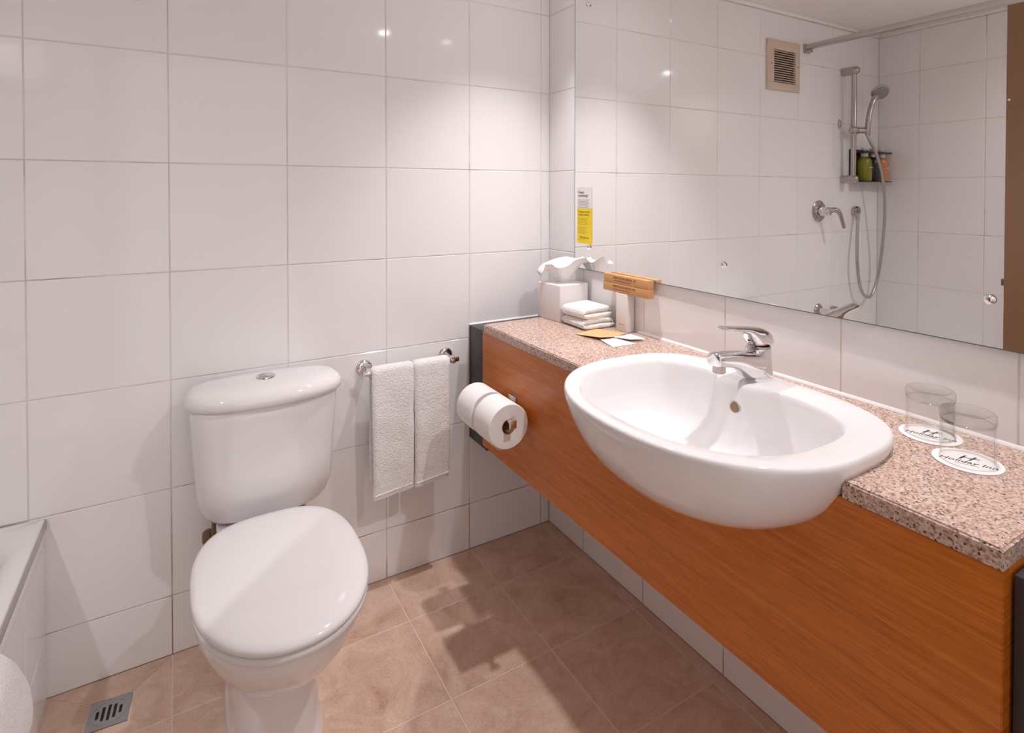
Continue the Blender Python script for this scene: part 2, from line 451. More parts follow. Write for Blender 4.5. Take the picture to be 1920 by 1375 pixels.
# ------------------------------------------------------------------ mirror
MY0, MY1, MZ0, MZ1 = -.1707, -1.86, 1.0135, 2.12
TH = -.006
def mx_at(y): return -.006 + .006 * (y + .17)
mr = thing('wall_mirror', 'large frameless wall mirror above the granite counter', 'mirror', (0, -1.0, MZ0))
v = []
for y in (MY0, MY1):
    for z in (MZ0, MZ1):
        v += [(mx_at(y), y, z), (mx_at(y) + .0055, y, z)]
me = mesh('pane', v, [(0, 2, 6, 4), (1, 5, 7, 3), (0, 4, 5, 1), (2, 3, 7, 6), (0, 1, 3, 2), (4, 6, 7, 5)], 0)
me.materials.append(MATS['mirror_silver']); me.materials.append(MATS['mirror_edge'])
for p in me.polygons:
    p.material_index = 0 if p.normal.x < -.9 else 1
link('mirror_pane', me, 'mirror_silver', mr)
for a in ((MY0, MY0 - .0022, MZ0, MZ1), (MY0, MY1, MZ0, MZ0 + .0018)):
    y0, y1, z0, z1 = a
    link('dark_edge', mesh('e', [(mx_at(y) - d, y, z) for d in (.0002, .0001 - .003) for y in (y0, y1) for z in (z0, z1)], [(0, 1, 3, 2), (4, 6, 7, 5), (0, 2, 6, 4), (1, 5, 7, 3), (0, 4, 5, 1), (2, 3, 7, 6)], 0), 'mirror_edge', mr)
for (y, z) in ((-.2495, 1.9365), (-.2562, 1.0946), (-.8289, 1.096), (-1.40, 1.0985)):
    link('mirror_screw', lathe([(.0085, .0), (.0085, -.004), (.0065, -.0075), (.003, -.009), (0, -.009)], (mx_at(y) - .0002, y, z), 'X', 20, 40), 'chrome', mr)

# ------------------------------------------------------------------ card on the mirror
sx = lambda y: mx_at(y) - .0006
cd = thing('notice_card', 'small white and yellow printed card stuck to the mirror edge', 'card', (sx(-.22), -.224, 1.104))
link('card_top', box(sx(-.22) - .0006, sx(-.22), -.2745, -.189, 1.2292, 1.3035), 'card_white', cd)
link('card_bottom', box(sx(-.22) - .0006, sx(-.22), -.2745, -.189, 1.104, 1.229), 'yellow_card', cd)
tx = sx(-.22) - .0008
def card_text(s, y, z, size, m, shear=0.0):
    link('lettering', place_mesh(text_mesh(s, size, shear), (tx, y, z), (0, -1, 0), (0, 0, 1)), m, cd)
card_text('Forget', -.195, 1.2815, .0125, 'ink_dark')
card_text('something?', -.195, 1.2695, .0125, 'ink_dark')
card_text('A happy towel is', -.195, 1.2135, .0105, 'ink_olive')
card_text('a happy planet.', -.195, 1.2035, .0105, 'ink_olive')
card_text('Holiday Inn', -.213, 1.1225, .0095, 'ink_olive', .3)
card_text('H', -.2015, 1.1215, .014, 'ink_olive', .5)
lines = [(1.2575 - .0054 * k, .062 - .004 * (k % 2), 'ink_grey') for k in range(6)]
lines += [(1.1925 - .0052 * k, .058 - .006 * (k % 3), 'ink_olive_light') for k in range(5)]
lines += [(1.1605 - .0052 * k, .048 - .005 * (k % 3), 'ink_olive_light') for k in range(5)] + [(1.1165, .034, 'ink_olive_light')]
for z, w, m_ in lines:
    o = link('print_line', box(tx - .0001, tx + .0001, -.195 - w, -.195, z, z + .0016), m_, cd)

# ------------------------------------------------------------------ vanity
CT = .846          # counter top
GX = -.366         # granite front
GY0, GY1 = -.155, -1.541
PX = -.361         # wood panel front
BY = -1.047        # basin centre line
def outer(z, s, n=72, cx=-.330): return superell(cx, BY, .255, .232, .305, 2.2, 3.2, z, s, n)
OUT = [(.10, .691), (.28, .694), (.44, .7015), (.58, .714), (.70, .732), (.80, .755), (.88, .783), (.94, .813), (.975, .838), (.993, .853), (1.0, .862), (1.0, .868), (.996, .8725), (.988, .875), (.975, .8758)]
# granite top with the notch for the basin
notch = []
for i in range(41):
    a = math.pi * (i / 40) - math.pi / 2
    t = a
    c, sn = math.cos(t), math.sin(t)
    notch.append((-.330 + .232 * .972 * abs(c) ** (2 / 3.2), BY + .305 * .972 * math.copysign(abs(sn) ** (2 / 3.2), sn)))
hw = .305 * .972
pts = [(GX, GY0), (0, GY0), (0, GY1), (GX, GY1), (GX, BY - hw)] + notch + [(GX, BY + hw)]
ct = link('countertop', prism(pts, CT - .027, CT, 'Z', .003, 0, 3), 'granite')
tag(ct, 'speckled pink granite countertop carrying the washbasin', 'countertop')
va = thing('vanity_unit', 'floating vanity unit with a reddish wood veneer front', 'vanity cabinet', (-.18, BY, .43))
# wood front, cut out round the basin
def s_at(z):
    for (s0, z0), (s1, z1) in zip(OUT, OUT[1:]):
        if z0 <= z <= z1: return s0 + (s1 - s0) * (z - z0) / (z1 - z0)
    return 1
zz = [CT - .029 - (CT - .029 - .696) * i / 24 for i in range(25)]
cut = [(BY + .305 * s_at(z) * .985, z) for z in zz] + [(BY - .305 * s_at(z) * .985, z) for z in zz[::-1]]
poly = [(-.135, .432), (-.135, CT - .029)] + cut + [(GY1 + .001, CT - .029), (GY1 + .001, .432)]
link('front_panel', prism(poly, PX + .018, PX, 'X', .0015), 'wood', va)
link('end_panel', box(PX + .0185, -.01, GY1 + .001, GY1 + .019, .432, CT - .029, .001), 'wood', va)
link('bottom_panel', box(PX + .0185, -.002, GY1 + .020, -.135, .432, .447), 'wood', va)
link('end_frame', box(-.344, -.002, -.133, -.003, .408, .8105, .001), 'dark_frame', va)
link('end_frame', box(-.344, -.002, -1.645, GY1 - .004, .408, .8105, .001), 'dark_frame', va)
link('frame_edge_strip', box(-.3465, -.3445, -.006, -.003, .408, .8105), 'aluminium', va)
link('outer_end_board', box(-.352, -.002, -1.664, -1.646, .40, .812, .001), 'wood', va)
tag(link('caulk_bead', prism([(0, CT + .0003), (-.0055, CT + .0003), (-.0035, CT + .004), (0, CT + .0065)], GY1, GY0, 'Y', 0), 'caulk'), 'thin white caulk bead where the granite meets the splashback tiles', 'sealant')
tag(link('caulk_bead', prism([(0, .811), (-.005, .811), (-.003, .8145), (0, .8165)], -.345, -.001, 'X', 0), 'caulk'), 'short white caulk bead on the toilet wall above the dark end frame', 'sealant')

# ------------------------------------------------------------------ washbasin
bs = thing('washbasin', 'white ceramic semi recessed washbasin bulging from the vanity front', 'washbasin', (-.33, BY, .691))
def inner(z, s, boss=1.0, n=72):
    r = superell(-.352, BY + .006, .196, .172, .252, 2.3, 3.4, z, s, n)
    for p in r:
        if p.x > -.30:
            d = abs(p.y - (BY + .022)) / .060
            k = 1 if d < .75 else max(0.0, 1 - (d - .75) / .28)
            k = k * k * (3 - 2 * k)
            p.x -= .030 * k * boss
    return r
INN = [(1.022, .8758, .5), (1.008, .8735, .85), (.995, .866, 1), (.965, .84, 1), (.93, .81, .95), (.87, .778, .8), (.78, .752, .5), (.62, .733, .2), (.42, .723, 0), (.22, .718, 0), (.09, .7165, 0)]
rings = [outer(z, s) for s, z in OUT] + [inner(z, s, b_) for s, z, b_ in INN]
link('basin_bowl', loft(rings, True, True, 80), 'ceramic', bs)
link('waste_ring', lathe([(.0, .7172), (.016, .7172), (.02, .7185), (.022, .7190), (.0235, .7175), (.024, .7160)], (-.352, BY + .006, 0), 'Z', 28), 'chrome', bs)
# overflow hole
link('overflow_hole', lathe([(.0, -.0004), (.0105, -.0008), (.0115, -.0014), (.0128, -.0010), (.0138, .003)], (-.2180, BY + .016, .8265), 'X', 24), 'chrome_worn', bs)
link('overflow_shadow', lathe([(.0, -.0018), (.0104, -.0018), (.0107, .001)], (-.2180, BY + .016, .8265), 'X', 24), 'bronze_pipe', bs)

# ------------------------------------------------------------------ basin tap
TY = -1.030
def sect(x, zc, h, w, y=TY, n=20, e=2.8, tilt=0.0):
    out = []
    for i in range(n):
        t = 2 * math.pi * i / n
        c, sn = math.cos(t), math.sin(t)
        yy = w / 2 * math.copysign(abs(c) ** (2 / e), c); zc2 = h / 2 * math.copysign(abs(sn) ** (2 / e), sn)
        out.append(Vector((x + tilt * zc2, y + yy, zc + zc2)))
    return out
tp = thing('basin_tap', 'chrome single lever mixer tap on the washbasin', 'tap', (-.14, TY, .875))
link('tap_body', loft([superell(-.138, TY, .036, .031, .0275, 2.4, 2.2, z, s, 40) for z, s in ((.8745, .96), (.876, 1.0), (.884, 1.0), (.90, .955), (.92, .90), (.938, .875), (.944, .86), (.9455, .82))], True, True, 45), 'chrome', tp)
link('spout', loft([sect(x, zc, h, w, tilt=tl) for x, zc, h, w, tl in ((-.130, .9085, .067, .050, 0), (-.152, .9085, .067, .051, .02), (-.168, .910, .063, .050, .08), (-.182, .9145, .055, .048, .15), (-.200, .923, .044, .045, .15), (-.220, .9295, .037, .042, .1), (-.243, .934, .033, .039, .05), (-.268, .937, .031, .038, 0), (-.281, .938, .0295, .0365, 0), (-.285, .938, .025, .031, 0))], True, True, 60), 'chrome', tp)
link('aerator', lathe([(0, .9085), (.0115, .9085), (.0135, .910), (.0135, .926)], (-.2665, TY, 0), 'Z', 24), 'chrome_worn', tp)
link('lever', loft([sect(x, zc, h, w, tilt=tl, e=2.3) for x, zc, h, w, tl in ((-.1085, .9545, .012, .024, 0), (-.1115, .9575, .024, .038, 0), (-.120, .963, .034, .047, 0), (-.133, .9665, .041, .0505, 0), (-.148, .9685, .0435, .0495, 0), (-.161, .9715, .040, .045, .1), (-.171, .980, .027, .040, .3), (-.183, .9875, .016, .036, .3), (-.205, .9925, .0115, .032, .2), (-.232, .9965, .0105, .031, .1), (-.250, .9995, .010, .030, 0), (-.2545, 1.0005, .008, .027, 0))], True, True, 60), 'chrome', tp)
link('lever_collar', lathe([(.0225, .944), (.0245, .9455), (.0245, .948), (.022, .9495)], (-.137, TY, 0), 'Z', 32), 'chrome_worn', tp)
link('index_hole', lathe([(0, -.0006), (.0032, -.0006), (.0034, .004)], (-.1745, TY - .002, .966), 'X', 14), 'dark', tp)

# ------------------------------------------------------------------ toilet
TX = -1.0405
to = thing('toilet', 'white close coupled toilet with its lid shut', 'toilet', (TX, -.37, 0))
CX = -1.0265
def cist(z, hw_, yf, yb=-.004, n=64, e=3.2, eb=7):
    c = (yf + yb) / 2
    r = []
    for i in range(n):
        t = 2 * math.pi * i / n
        cs, sn = math.cos(t), math.sin(t)
        ee = 2.5 if sn < 0 else eb
        r.append(Vector((CX + hw_ * math.copysign(abs(cs) ** (2 / (e if sn < 0 else eb)), cs), c + (yb - yf) / 2 * math.copysign(abs(sn) ** (2 / ee), sn), z)))
    return r
link('cistern', loft([cist(z, h, yf) for z, h, yf in ((.386, .085, -.095), (.388, .108, -.122), (.394, .130, -.146), (.406, .149, -.164), (.424, .162, -.175), (.448, .1705, -.182), (.48, .175, -.195), (.54, .1795, -.191), (.61, .184, -.195), (.68, .188, -.199), (.712, .1895, -.201), (.7155, .188, -.199))], True, True, 60), 'ceramic', to)
ld = link('cistern_lid', loft([cist(z, h, yf, yb, e=2.35, eb=3.0) for z, h, yf, yb in ((.7165, .189, -.204, -.006), (.7185, .196, -.214, -.004), (.724, .200, -.219, -.003), (.734, .2015, -.221, -.003), (.745, .199, -.218, -.004), (.754, .192, -.210, -.009), (.7605, .180, -.197, -.020), (.7645, .158, -.175, -.036), (.7665, .118, -.15, -.060), (.7672, .05, -.12, -.085))], True, True, 80), 'ceramic', to)
fb = link('flush_button', lathe([(.0, .7705), (.017, .7705), (.0195, .7715), (.0215, .7725), (.0245, .7715), (.0255, .769), (.0255, .765)], (CX - .002, -.105, 0), 'Z', 32), 'chrome', to)
link('button_half', box(CX - .017, CX - .003, -.118, -.092, .7706, .7722, .0007), 'chrome_worn', fb)
link('button_half', box(CX - .0018, CX + .013, -.118, -.092, .7706, .7732, .0007), 'chrome', fb)
def oval(z, hw_, yb, yf, ef=2.15, eb=2.9, n=72, mid=.5):
    """egg outline: yb back, yf front"""
    ym = yb + (yf - yb) * mid
    r = []
    for i in range(n):
        t = 2 * math.pi * i / n
        c, s_ = math.cos(t), math.sin(t)
        e = ef if s_ < 0 else eb
        yl = (ym - yf) if s_ < 0 else (yb - ym)
        r.append(Vector((TX + hw_ * math.copysign(abs(c) ** (2 / e), c), ym + yl * math.copysign(abs(s_) ** (2 / e), s_), z)))
    return r
link('seat_lid', loft([oval(z, h, yb, yf) for z, h, yb, yf in ((.4265, .171, -.230, -.712), (.428, .1765, -.225, -.719), (.432, .1795, -.222, -.7225), (.438, .1795, -.222, -.7225), (.443, .1765, -.225, -.719), (.4465, .168, -.232, -.709), (.4490, .150, -.250, -.69), (.4505, .11, -.29, -.64), (.451, .05, -.38, -.54))], True, True, 80), 'seat_plastic', to)
link('seat', loft([oval(z, h, yb, yf) for z, h, yb, yf in ((.4075, .168, -.250, -.708), (.409, .174, -.245, -.716), (.4135, .177, -.243, -.719), (.421, .177, -.243, -.719), (.4245, .174, -.246, -.716), (.426, .166, -.252, -.706))], True, True, 80), 'seat_plastic', to)
for s_ in (-1, 1):
    link('hinge', lathe([(0, -.014), (.011, -.014), (.012, -.012), (.012, .012), (.011, .014), (0, .014)], (TX + s_ * .075, -.236, .425), 'X', 20), 'seat_plastic', to)
link('bowl', loft([oval(z, h, yb, yf, 2.1, 2.5) for z, h, yb, yf in ((.212, .070, -.26, -.50), (.216, .088, -.235, -.535), (.228, .104, -.215, -.562), (.25, .122, -.20, -.595), (.285, .143, -.19, -.632), (.325, .160, -.19, -.666), (.365, .1715, -.20, -.692), (.39, .1755, -.21, -.702), (.402, .1755, -.215, -.702), (.4065, .172, -.22, -.697))], True, True, 70), 'ceramic', to)
link('pedestal', loft([oval(z, h, yb, yf, 3.0, 4) for z, h, yb, yf in ((0.001, .104, -.12, -.510), (.012, .1035, -.12, -.508), (.02, .099, -.125, -.502), (.06, .0955, -.125, -.496), (.12, .0925, -.13, -.49), (.17, .0925, -.13, -.49), (.23, .095, -.13, -.495))], True, True, 60), 'ceramic', to)
link('rear_deck', loft([[(TX - w, -.004, z), (TX - w, -.30, z), (TX + w, -.30, z), (TX + w, -.004, z)] for w, z in ((.075, .10), (.09, .25), (.105, .34), (.113, .386), (.110, .3895))], True, True, 30), 'ceramic', to)
link('overflow_bolt', lathe([(.0055, .33), (.0055, .392)], (TX - .118, -.085, 0), 'Z', 12, cap0=True), 'bronze_pipe', to)
# water supply valve
wv = thing('stop_valve', 'small tarnished stop valve and pipe behind the toilet', 'valve', (-1.166, -.05, .24))
link('valve_body', lathe([(.0, .3445), (.012, .3445), (.016, .342), (.0172, .337), (.0172, .318), (.0145, .314), (.0145, .303), (.0, .303)], (-1.169, -.05, 0), 'Z', 18), 'bronze_pipe', wv)
link('valve_inlet', lathe([(.016, .0), (.016, -.004), (.0085, -.006), (.0085, -.045)], (-1.169, -.0, .31), 'Y', 18), 'chrome_worn', wv)
link('braided_hose', tube([(-1.169, -.05, .303), (-1.169, -.05, .29), (-1.167, -.052, .265), (-1.15, -.058, .235), (-1.12, -.065, .22), (-1.09, -.068, .24)], .010), 'chrome_worn', wv)

# ------------------------------------------------------------------ towel rail and hand towel
tr = thing('towel_rail', 'short chrome towel rail on the tiled wall', 'towel rail', (-.58, 0, .715))
BZ, BYR = .7165, -.066
link('bar', lathe([(0, -.742), (.0075, -.742), (.0085, -.740), (.0085, -.420), (.0075, -.418), (0, -.418)], (0, BYR, BZ), 'X', 20), 'chrome', tr)
for x in (-.7235, -.4385):
    br = link('bracket', lathe([(.0115, -.004), (.0105, -.03), (.0105, -.05), (.013, -.058), (.0135, -.066), (.011, -.074), (0, -.077)], (x, 0, BZ), 'Y', 24), 'chrome', tr)
    link('rose', lathe([(.0265, 0), (.0265, -.003), (.024, -.006), (.019, -.0085), (.012, -.0105), (.0, -.0105)], (x, 0, BZ), 'Y', 32), 'chrome', br)
ht = thing('hand_towel', 'white terry hand towel hanging folded over the chrome rail', 'towel', (-.585, BYR, .312))
def drape(x0, x1, zf, zb, slant, th=.0065, seed=0, nx=18):
    """cloth over the bar: front flap down to zf, back flap to zb"""
    path = []
    rr = .0115
    nf = 26
    for i in range(nf + 1): path.append((BYR - rr - .004 * math.sin(math.pi * i / nf), zf + (BZ - zf) * i / nf, 1 - i / nf))
    for i in range(1, 8):
        a = math.pi - math.pi * i / 8
        path.append((BYR + rr * math.cos(a), BZ + rr * math.sin(a), 0))
    for i in range(nf + 1): path.append((BYR + rr + .002, BZ + (zb - BZ) * i / nf, 0))
    outer_, inner_ = [], []
    for k in range(nx + 1):
        u = k / nx; x = x0 + (x1 - x0) * u
        co, ci = [], []
        edge = min(u, 1 - u) * 2
        bulge = th * (1 - (1 - min(1, edge * 5)) ** 2 * .85)
        for i, (y, z, low) in enumerate(path):
            a = path[max(i - 1, 0)]; b_ = path[min(i + 1, len(path) - 1)]
            d = Vector((b_[0] - a[0], b_[1] - a[1])).normalized(); nrm = Vector((-d.y, d.x))
            zz_ = z + (slant * (u - .5)) * low
            w = .0022 * noise.noise(Vector((x * 22 + seed, z * 13, seed)))
            xx = x + .004 * low * noise.noise(Vector((z * 9, seed, 1.3))) + low * (u - .5) * -.006
            co.append(Vector((xx, y + nrm.x * (bulge + w), zz_ + nrm.y * bulge)))
            ci.append(Vector((xx, y - nrm.x * .001, zz_ - nrm.y * .001)))
        outer_.append(co + ci[::-1])
    return loft(outer_, True, True, 70)
link('towel_fold', drape(-.7205, -.5826, .322, .37, .012, th=.0085, seed=1.0), 'towel', ht)
link('towel_fold', drape(-.5822, -.4545, .328, .36, .010, th=.0085, seed=4.0), 'towel', ht)
for x0, x1, zf, sl in ((-.712, -.592, .337, .012), (-.576, -.462, .343, .010)):
    link('hem_line', tube([(x0 + (x1 - x0) * k / 8, BYR - .0212, zf + sl * (k / 8 - .5)) for k in range(9)], .0018, 6), 'towel', ht)

# ------------------------------------------------------------------ toilet roll holder and rolls
RX, RZ, RY1 = -.4395, .6325, -.450
RL, RR = .098, .0635
YA, YB = RY1 + RL, RY1 + RL + .019       # inner ends of the near and far roll
rh = thing('roll_holder', 'chrome double toilet roll holder fixed to the wood vanity front', 'toilet roll holder', (PX, (YA + YB) / 2, RZ))
ym = (YA + YB) / 2
link('mount_plate', box(PX - .008, PX, ym - .020, ym + .020, RZ - .012, RZ + .034, .0015), 'chrome', rh)
link('arm', box(RX - .006, PX - .007, ym - .0045, ym + .0045, RZ - .002, RZ + .014, .001), 'chrome', rh)
link('bar', box(RX - .0065, RX + .0065, RY1 - .020, RY1 + 2 * RL + .034, RZ - .001, RZ + .012, .0008), 'chrome', rh)
for y0, y1 in ((RY1 - .026, RY1 - .016), (RY1 + 2 * RL + .030, RY1 + 2 * RL + .040)):
    link('end_cap', box(RX - .0105, RX + .0105, y0, y1, RZ - .006, RZ + .017, .0012), 'chrome', rh)
def roll(loc, label):
    t = thing('toilet_roll', label, 'toilet roll', loc, group='spare toilet rolls on the holder')
    rc = .021
    me = lathe([(rc + .001, 0.001), (rc + .004, 0), (RR - .002, 0), (RR, .002), (RR, RL - .002), (RR - .002, RL), (rc + .004, RL), (rc + .001, RL - .001)], (0, 0, 0), 'Y', 56, 40)
    link('paper', me, 'paper', t, local=True)
    link('core', lathe([(rc + .001, .001), (rc + .001, RL - .001), (rc - .0006, RL - .001), (rc - .0006, .001), (rc + .001, .001)], (0, 0, 0), 'Y', 40), 'cardboard_core', t, local=True)
    # loose end of the sheet, hanging off the underside
    s = []
    for k in range(9):
        a = R(250 - 7 * k); r = RR + .0006 + .00045 * max(0, 5 - k)
        s.append([Vector((r * math.cos(a), y, r * math.sin(a))) for y in (.001, RL * .5, RL - .001)])
    s2 = [[p * 1 + Vector((0, 0, -.0006)) for p in row] for row in s]
    me2 = loft([row + r2[::-1] for row, r2 in zip(s, s2)], True, True, 60)
    link('loose_sheet', me2, 'paper', t, local=True)
    return t
zr = RZ + .012 - .0205      # the core hangs on the bar
roll((RX, RY1, zr), 'white toilet roll on the holder, nearer the washbasin')
roll((RX, YB, zr), 'white toilet roll on the holder, nearer the tiled wall')

# ------------------------------------------------------------------ things on the counter
C0 = CT + .0004
# tissue box
tb = thing('tissue_box', 'white cube tissue box in the corner of the counter', 'tissue box', (-.0785, -.2005, C0))
bxh = .124
link('cover', box(-.141, -.016, -.263, -.138, C0, C0 + bxh, .003, 3, rz=R(4)), 'box_grey_white', tb)
link('slot', prism([(-.0785 + .034 * math.cos(2 * math.pi * k / 24), -.2005 + .018 * math.sin(2 * math.pi * k / 24)) for k in range(24)], C0 + bxh, C0 + bxh + .0006, 'Z', 0), 'card_white', tb)
def tissue():
    """a sheet pulled up through the slot: a pleated, flaring cup with drooping corners"""
    v, f = [], []
    n, mrow = 96, 16
    d = Vector((.80, -.60, 0)); w = Vector((.60, .80, 0)); c = Vector((-.0785, -.2005, C0 + bxh - .002))
    for j in range(mrow + 1):
        h = j / mrow
        for i in range(n):
            a = 2 * math.pi * i / n
            ca, sa = math.cos(a), math.sin(a)
            pleat = .16 * abs(math.sin(2.5 * a + .4)) + .09 * math.sin(7 * a + 1.0) + .05 * math.sin(13 * a)
            sx_ = (.018 + .062 * h ** 1.1) * (1 + pleat * h)
            sy_ = (.010 + .034 * h ** .9) * (1 + pleat * h * 1.2)
            rim = .079 + .014 * ca + .013 * math.cos(2 * a + .3) + .012 * max(0, sa) + .006 * math.sin(5 * a)
            z = rim * h
            tip = max(0, abs(ca) - .70) / .30                     # the two corners flop over
            if h > .6:
                k = (h - .6) / .4
                z -= tip * k * k * (.050 if ca < 0 else .030)
                sx_ += tip * k * (.002 if ca < 0 else .020)
                sy_ *= 1 + .10 * k
            p = c + d * (sx_ * ca + .006 * h) + w * (sy_ * sa)
            p.z += z + .003 * h * noise.noise(Vector((a * 2.5, h * 4, 1)))
            v.append(p)
    for j in range(mrow):
        for i in range(n):
            k = (i + 1) % n
            f.append((j * n + i, j * n + k, (j + 1) * n + k, (j + 1) * n + i))
    return mesh('tissue', v, f, 70)
t_ = link('tissue_sheet', tissue(), 'tissue_paper', tb)
sd = t_.modifiers.new('thickness', 'SOLIDIFY'); sd.thickness = .0008
# folded washcloths
def folded_cloth(lx, ly, h, seed):
    """one cloth folded over: open edge towards +x side, folds rounded"""
    n = 22; half = h / 2
    prof = []          # (x, z) outline of a sideways U, closed
    th = half * .94
    ins = .010
    for k in range(9):           # outer round fold at -x
        a = R(90 + 180 * k / 8); prof.append((-lx / 2 + half + half * math.cos(a), half + half * math.sin(a)))
    prof += [(lx / 2 - .010, 0), (lx / 2 - .003, .002), (lx / 2, half * .45), (lx / 2 - .003, half * .9), (lx / 2 - .012, half * .985), (-lx / 2 + half + ins, half * .985), (-lx / 2 + half + ins, half * 1.015),
             (lx / 2 - .016, half * 1.015), (lx / 2 - .007, half * 1.1), (lx / 2 - .004, half * 1.55), (lx / 2 - .008, h * .99), (lx / 2 - .016, h)]
    rings = []
    for j in range(n + 1):
        u = j / n; y = -ly / 2 + ly * u
        e = min(u, 1 - u) * n
        sq = 1 if e >= 5 else (.42 + .58 * math.sqrt(max(0, 1 - (1 - e / 5) ** 2)))
        rings.append([Vector((x * (1 - .015 * (1 - sq)) + .002 * noise.noise(Vector((y * 40, seed, z * 60))), y * (1 if e >= 1 else .995), half + (z - half) * sq + (z / h) * .004 * math.sin(math.pi * u) + .005 * noise.noise(Vector((x * 17 + seed, y * 17, seed))) * (z / h))) for x, z in prof])
    return loft(rings, True, True, 70)
wc = tag(link('washcloth', folded_cloth(.132, .122, .030, 2.1), 'towel'), 'folded white face cloth lying on the granite, under another', 'face cloth', 'folded face cloths on the counter')
wc.location = (-.0745, -.337, C0); wc.rotation_euler = (0, 0, R(-92))
wc2 = tag(link('washcloth', folded_cloth(.126, .120, .036, 7.7), 'towel'), 'folded white face cloth lying on top of another beside the tissue box', 'face cloth', 'folded face cloths on the counter')
wc2.location = (-.0775, -.335, C0 + .0315); wc2.rotation_euler = (0, 0, R(-87))
# amenity box
ab = thing('amenity_box', 'tall slim white carton standing against the splashback under the brown boxes', 'box', (-.023, -.462, C0))
link('carton', box(-.0385, -.0075, -.487, -.438, C0, C0 + .1195, .001), 'box_grey_white', ab)
link('print_line', box(-.0388, -.0384, -.477, -.453, C0 + .022, C0 + .0245), 'ink_grey', ab)
def kraft(x0, x1, y0, y1, z0, z1, label):
    t = thing('dental_kit_box', label, 'box', ((x0 + x1) / 2, (y0 + y1) / 2, z0), group='brown dental kit boxes')
    link('carton', box(x0, x1, y0, y1, z0, z1, .0012), 'kraft', t)
    link('lettering', place_mesh(text_mesh('FRESH CLEAN DENTAL KIT', .0088), (x0 - .0003, y1 - .048, z0 + .0155), (0, -1, 0), (0, 0, 1)), 'ink_brown', t)
    link('print_line', box(x0 - .0003, x0 + .0001, y1 - .130, y1 - .050, z0 + .0075, z0 + .0095), 'ink_brown', t)
    return t
KZ = C0 + .1205
kraft(-.0360, -.0125, -.580, -.3705, KZ, KZ + .0265, 'brown card dental kit box resting on the slim white carton')
kraft(-.0355, -.0120, -.5785, -.373, KZ + .027, KZ + .0540, 'brown card dental kit box lying on top of another, against the mirror')
# kraft envelope and sachets
def sheet(name, corners, z, bend, m_, label, cat, th=.0012, lift=()):
    n = 10
    a, b_, c, d = [Vector((p[0], p[1], 0)) for p in corners]
    top, bot = [], []
    for j in range(n + 1):
        u = j / n; rt_, rb_ = [], []
        for i in range(n + 1):
            w = i / n
            p = (a * (1 - w) + b_ * w) * (1 - u) + (d * (1 - w) + c * w) * u
            p.z = z + bend(w, u)
            rt_.append(p + Vector((0, 0, th))); rb_.append(p)
        top.append(rt_ + rb_[::-1])
    o = link(name, loft(top, True, True, 40), m_)
    return tag(o, label, cat)
sheet('paper_envelope', [(-.185, -.420), (-.085, -.395), (-.052, -.500), (-.168, -.518)], C0, lambda w, u: .0075 * max(0, 1 - w * 2.2) * u + .002 * u, 'kraft_light', 'brown paper envelope lying flat on the granite before the cloths', 'envelope')
sheet('paper_sachet', [(-.168, -.520), (-.112, -.522), (-.100, -.596), (-.182, -.592)], C0, lambda w, u: .003 * (1 - w) * (1 - u), 'paper', 'white paper sachet lying on the granite nearest the washbasin', 'sachet')
sheet('paper_sachet', [(-.115, -.515), (-.050, -.522), (-.056, -.588), (-.098, -.572)], C0 + .0042, lambda w, u: .002 * u, 'paper', 'white paper sachet overlapping another, closest to the splashback', 'sachet')
# glasses and coasters
def coaster(loc, rz, label):
    t = thing('coaster', label, 'coaster', loc, rz, 'round paper coasters')
    link('disc', lathe([(0, 0), (.0475, 0), (.0475, .0012), (0, .0012)], n=48), 'paper', t, local=True)
    hm = text_mesh('Holiday Inn', .0165, .35, 'CENTER'); hm.transform(Matrix.Translation((0, -.0125, .0013)))
    link('lettering', hm, 'ink_dark', t, local=True)
    # the slanted H emblem
    bars = [[(-.0115, .002), (-.0085, .002), (-.001, .020), (-.004, .020)], [(.001, .002), (.004, .002), (.0125, .021), (.0095, .021)], [(-.009, .0095), (.016, .0125), (.0165, .0145), (-.008, .0115)]]
    me = join(*[prism(p, .0012, .0015, 'Z', 0, 0) for p in bars])
    link('emblem', me, 'ink_dark', t, local=True)
    link('print_line', box(-.016, .016, -.0185, -.017, .0012, .0014), 'ink_grey', t, local=True)
    return t
def glass(loc, label):
    t = thing('tumbler', label, 'drinking glass', loc, group='upturned glass tumblers')
    link('glass_wall', lathe([(.0355, .0672), (.0345, .040), (.0354, .0012), (.0362, 0), (.0372, .0), (.0377, .0012), (.0371, .030), (.0367, .0672)], n=56, smooth=40), 'glass', t, local=True)
    link('glass_base', lathe([(.0, .0668), (.0285, .0664), (.0335, .0650), (.0355, .0625), (.0367, .0640), (.0374, .0665), (.0378, .0700), (.0378, .0760), (.0372, .0795), (.0355, .0818), (.0325, .0824), (.0300, .0815), (.0285, .0795), (.0255, .0785), (.0, .0780)], n=56, smooth=60), 'glass_thick', t, local=True)
    return t
crot = math.atan2(-.0753, .055) + R(20)
crot = R(-70)
g1, g2 = (-.068, -1.333), (-.130, -1.4135)
coaster((*g1, C0), crot, 'round white printed coaster under the glass nearest the splashback')
coaster((*g2, C0), crot, 'round white printed coaster under the glass nearest the counter front')
glass((*g1, C0 + .0018), 'upturned clear tumbler on a coaster, nearest the splashback')
glass((*g2, C0 + .0018), 'upturned clear tumbler on a coaster, nearest the counter front')

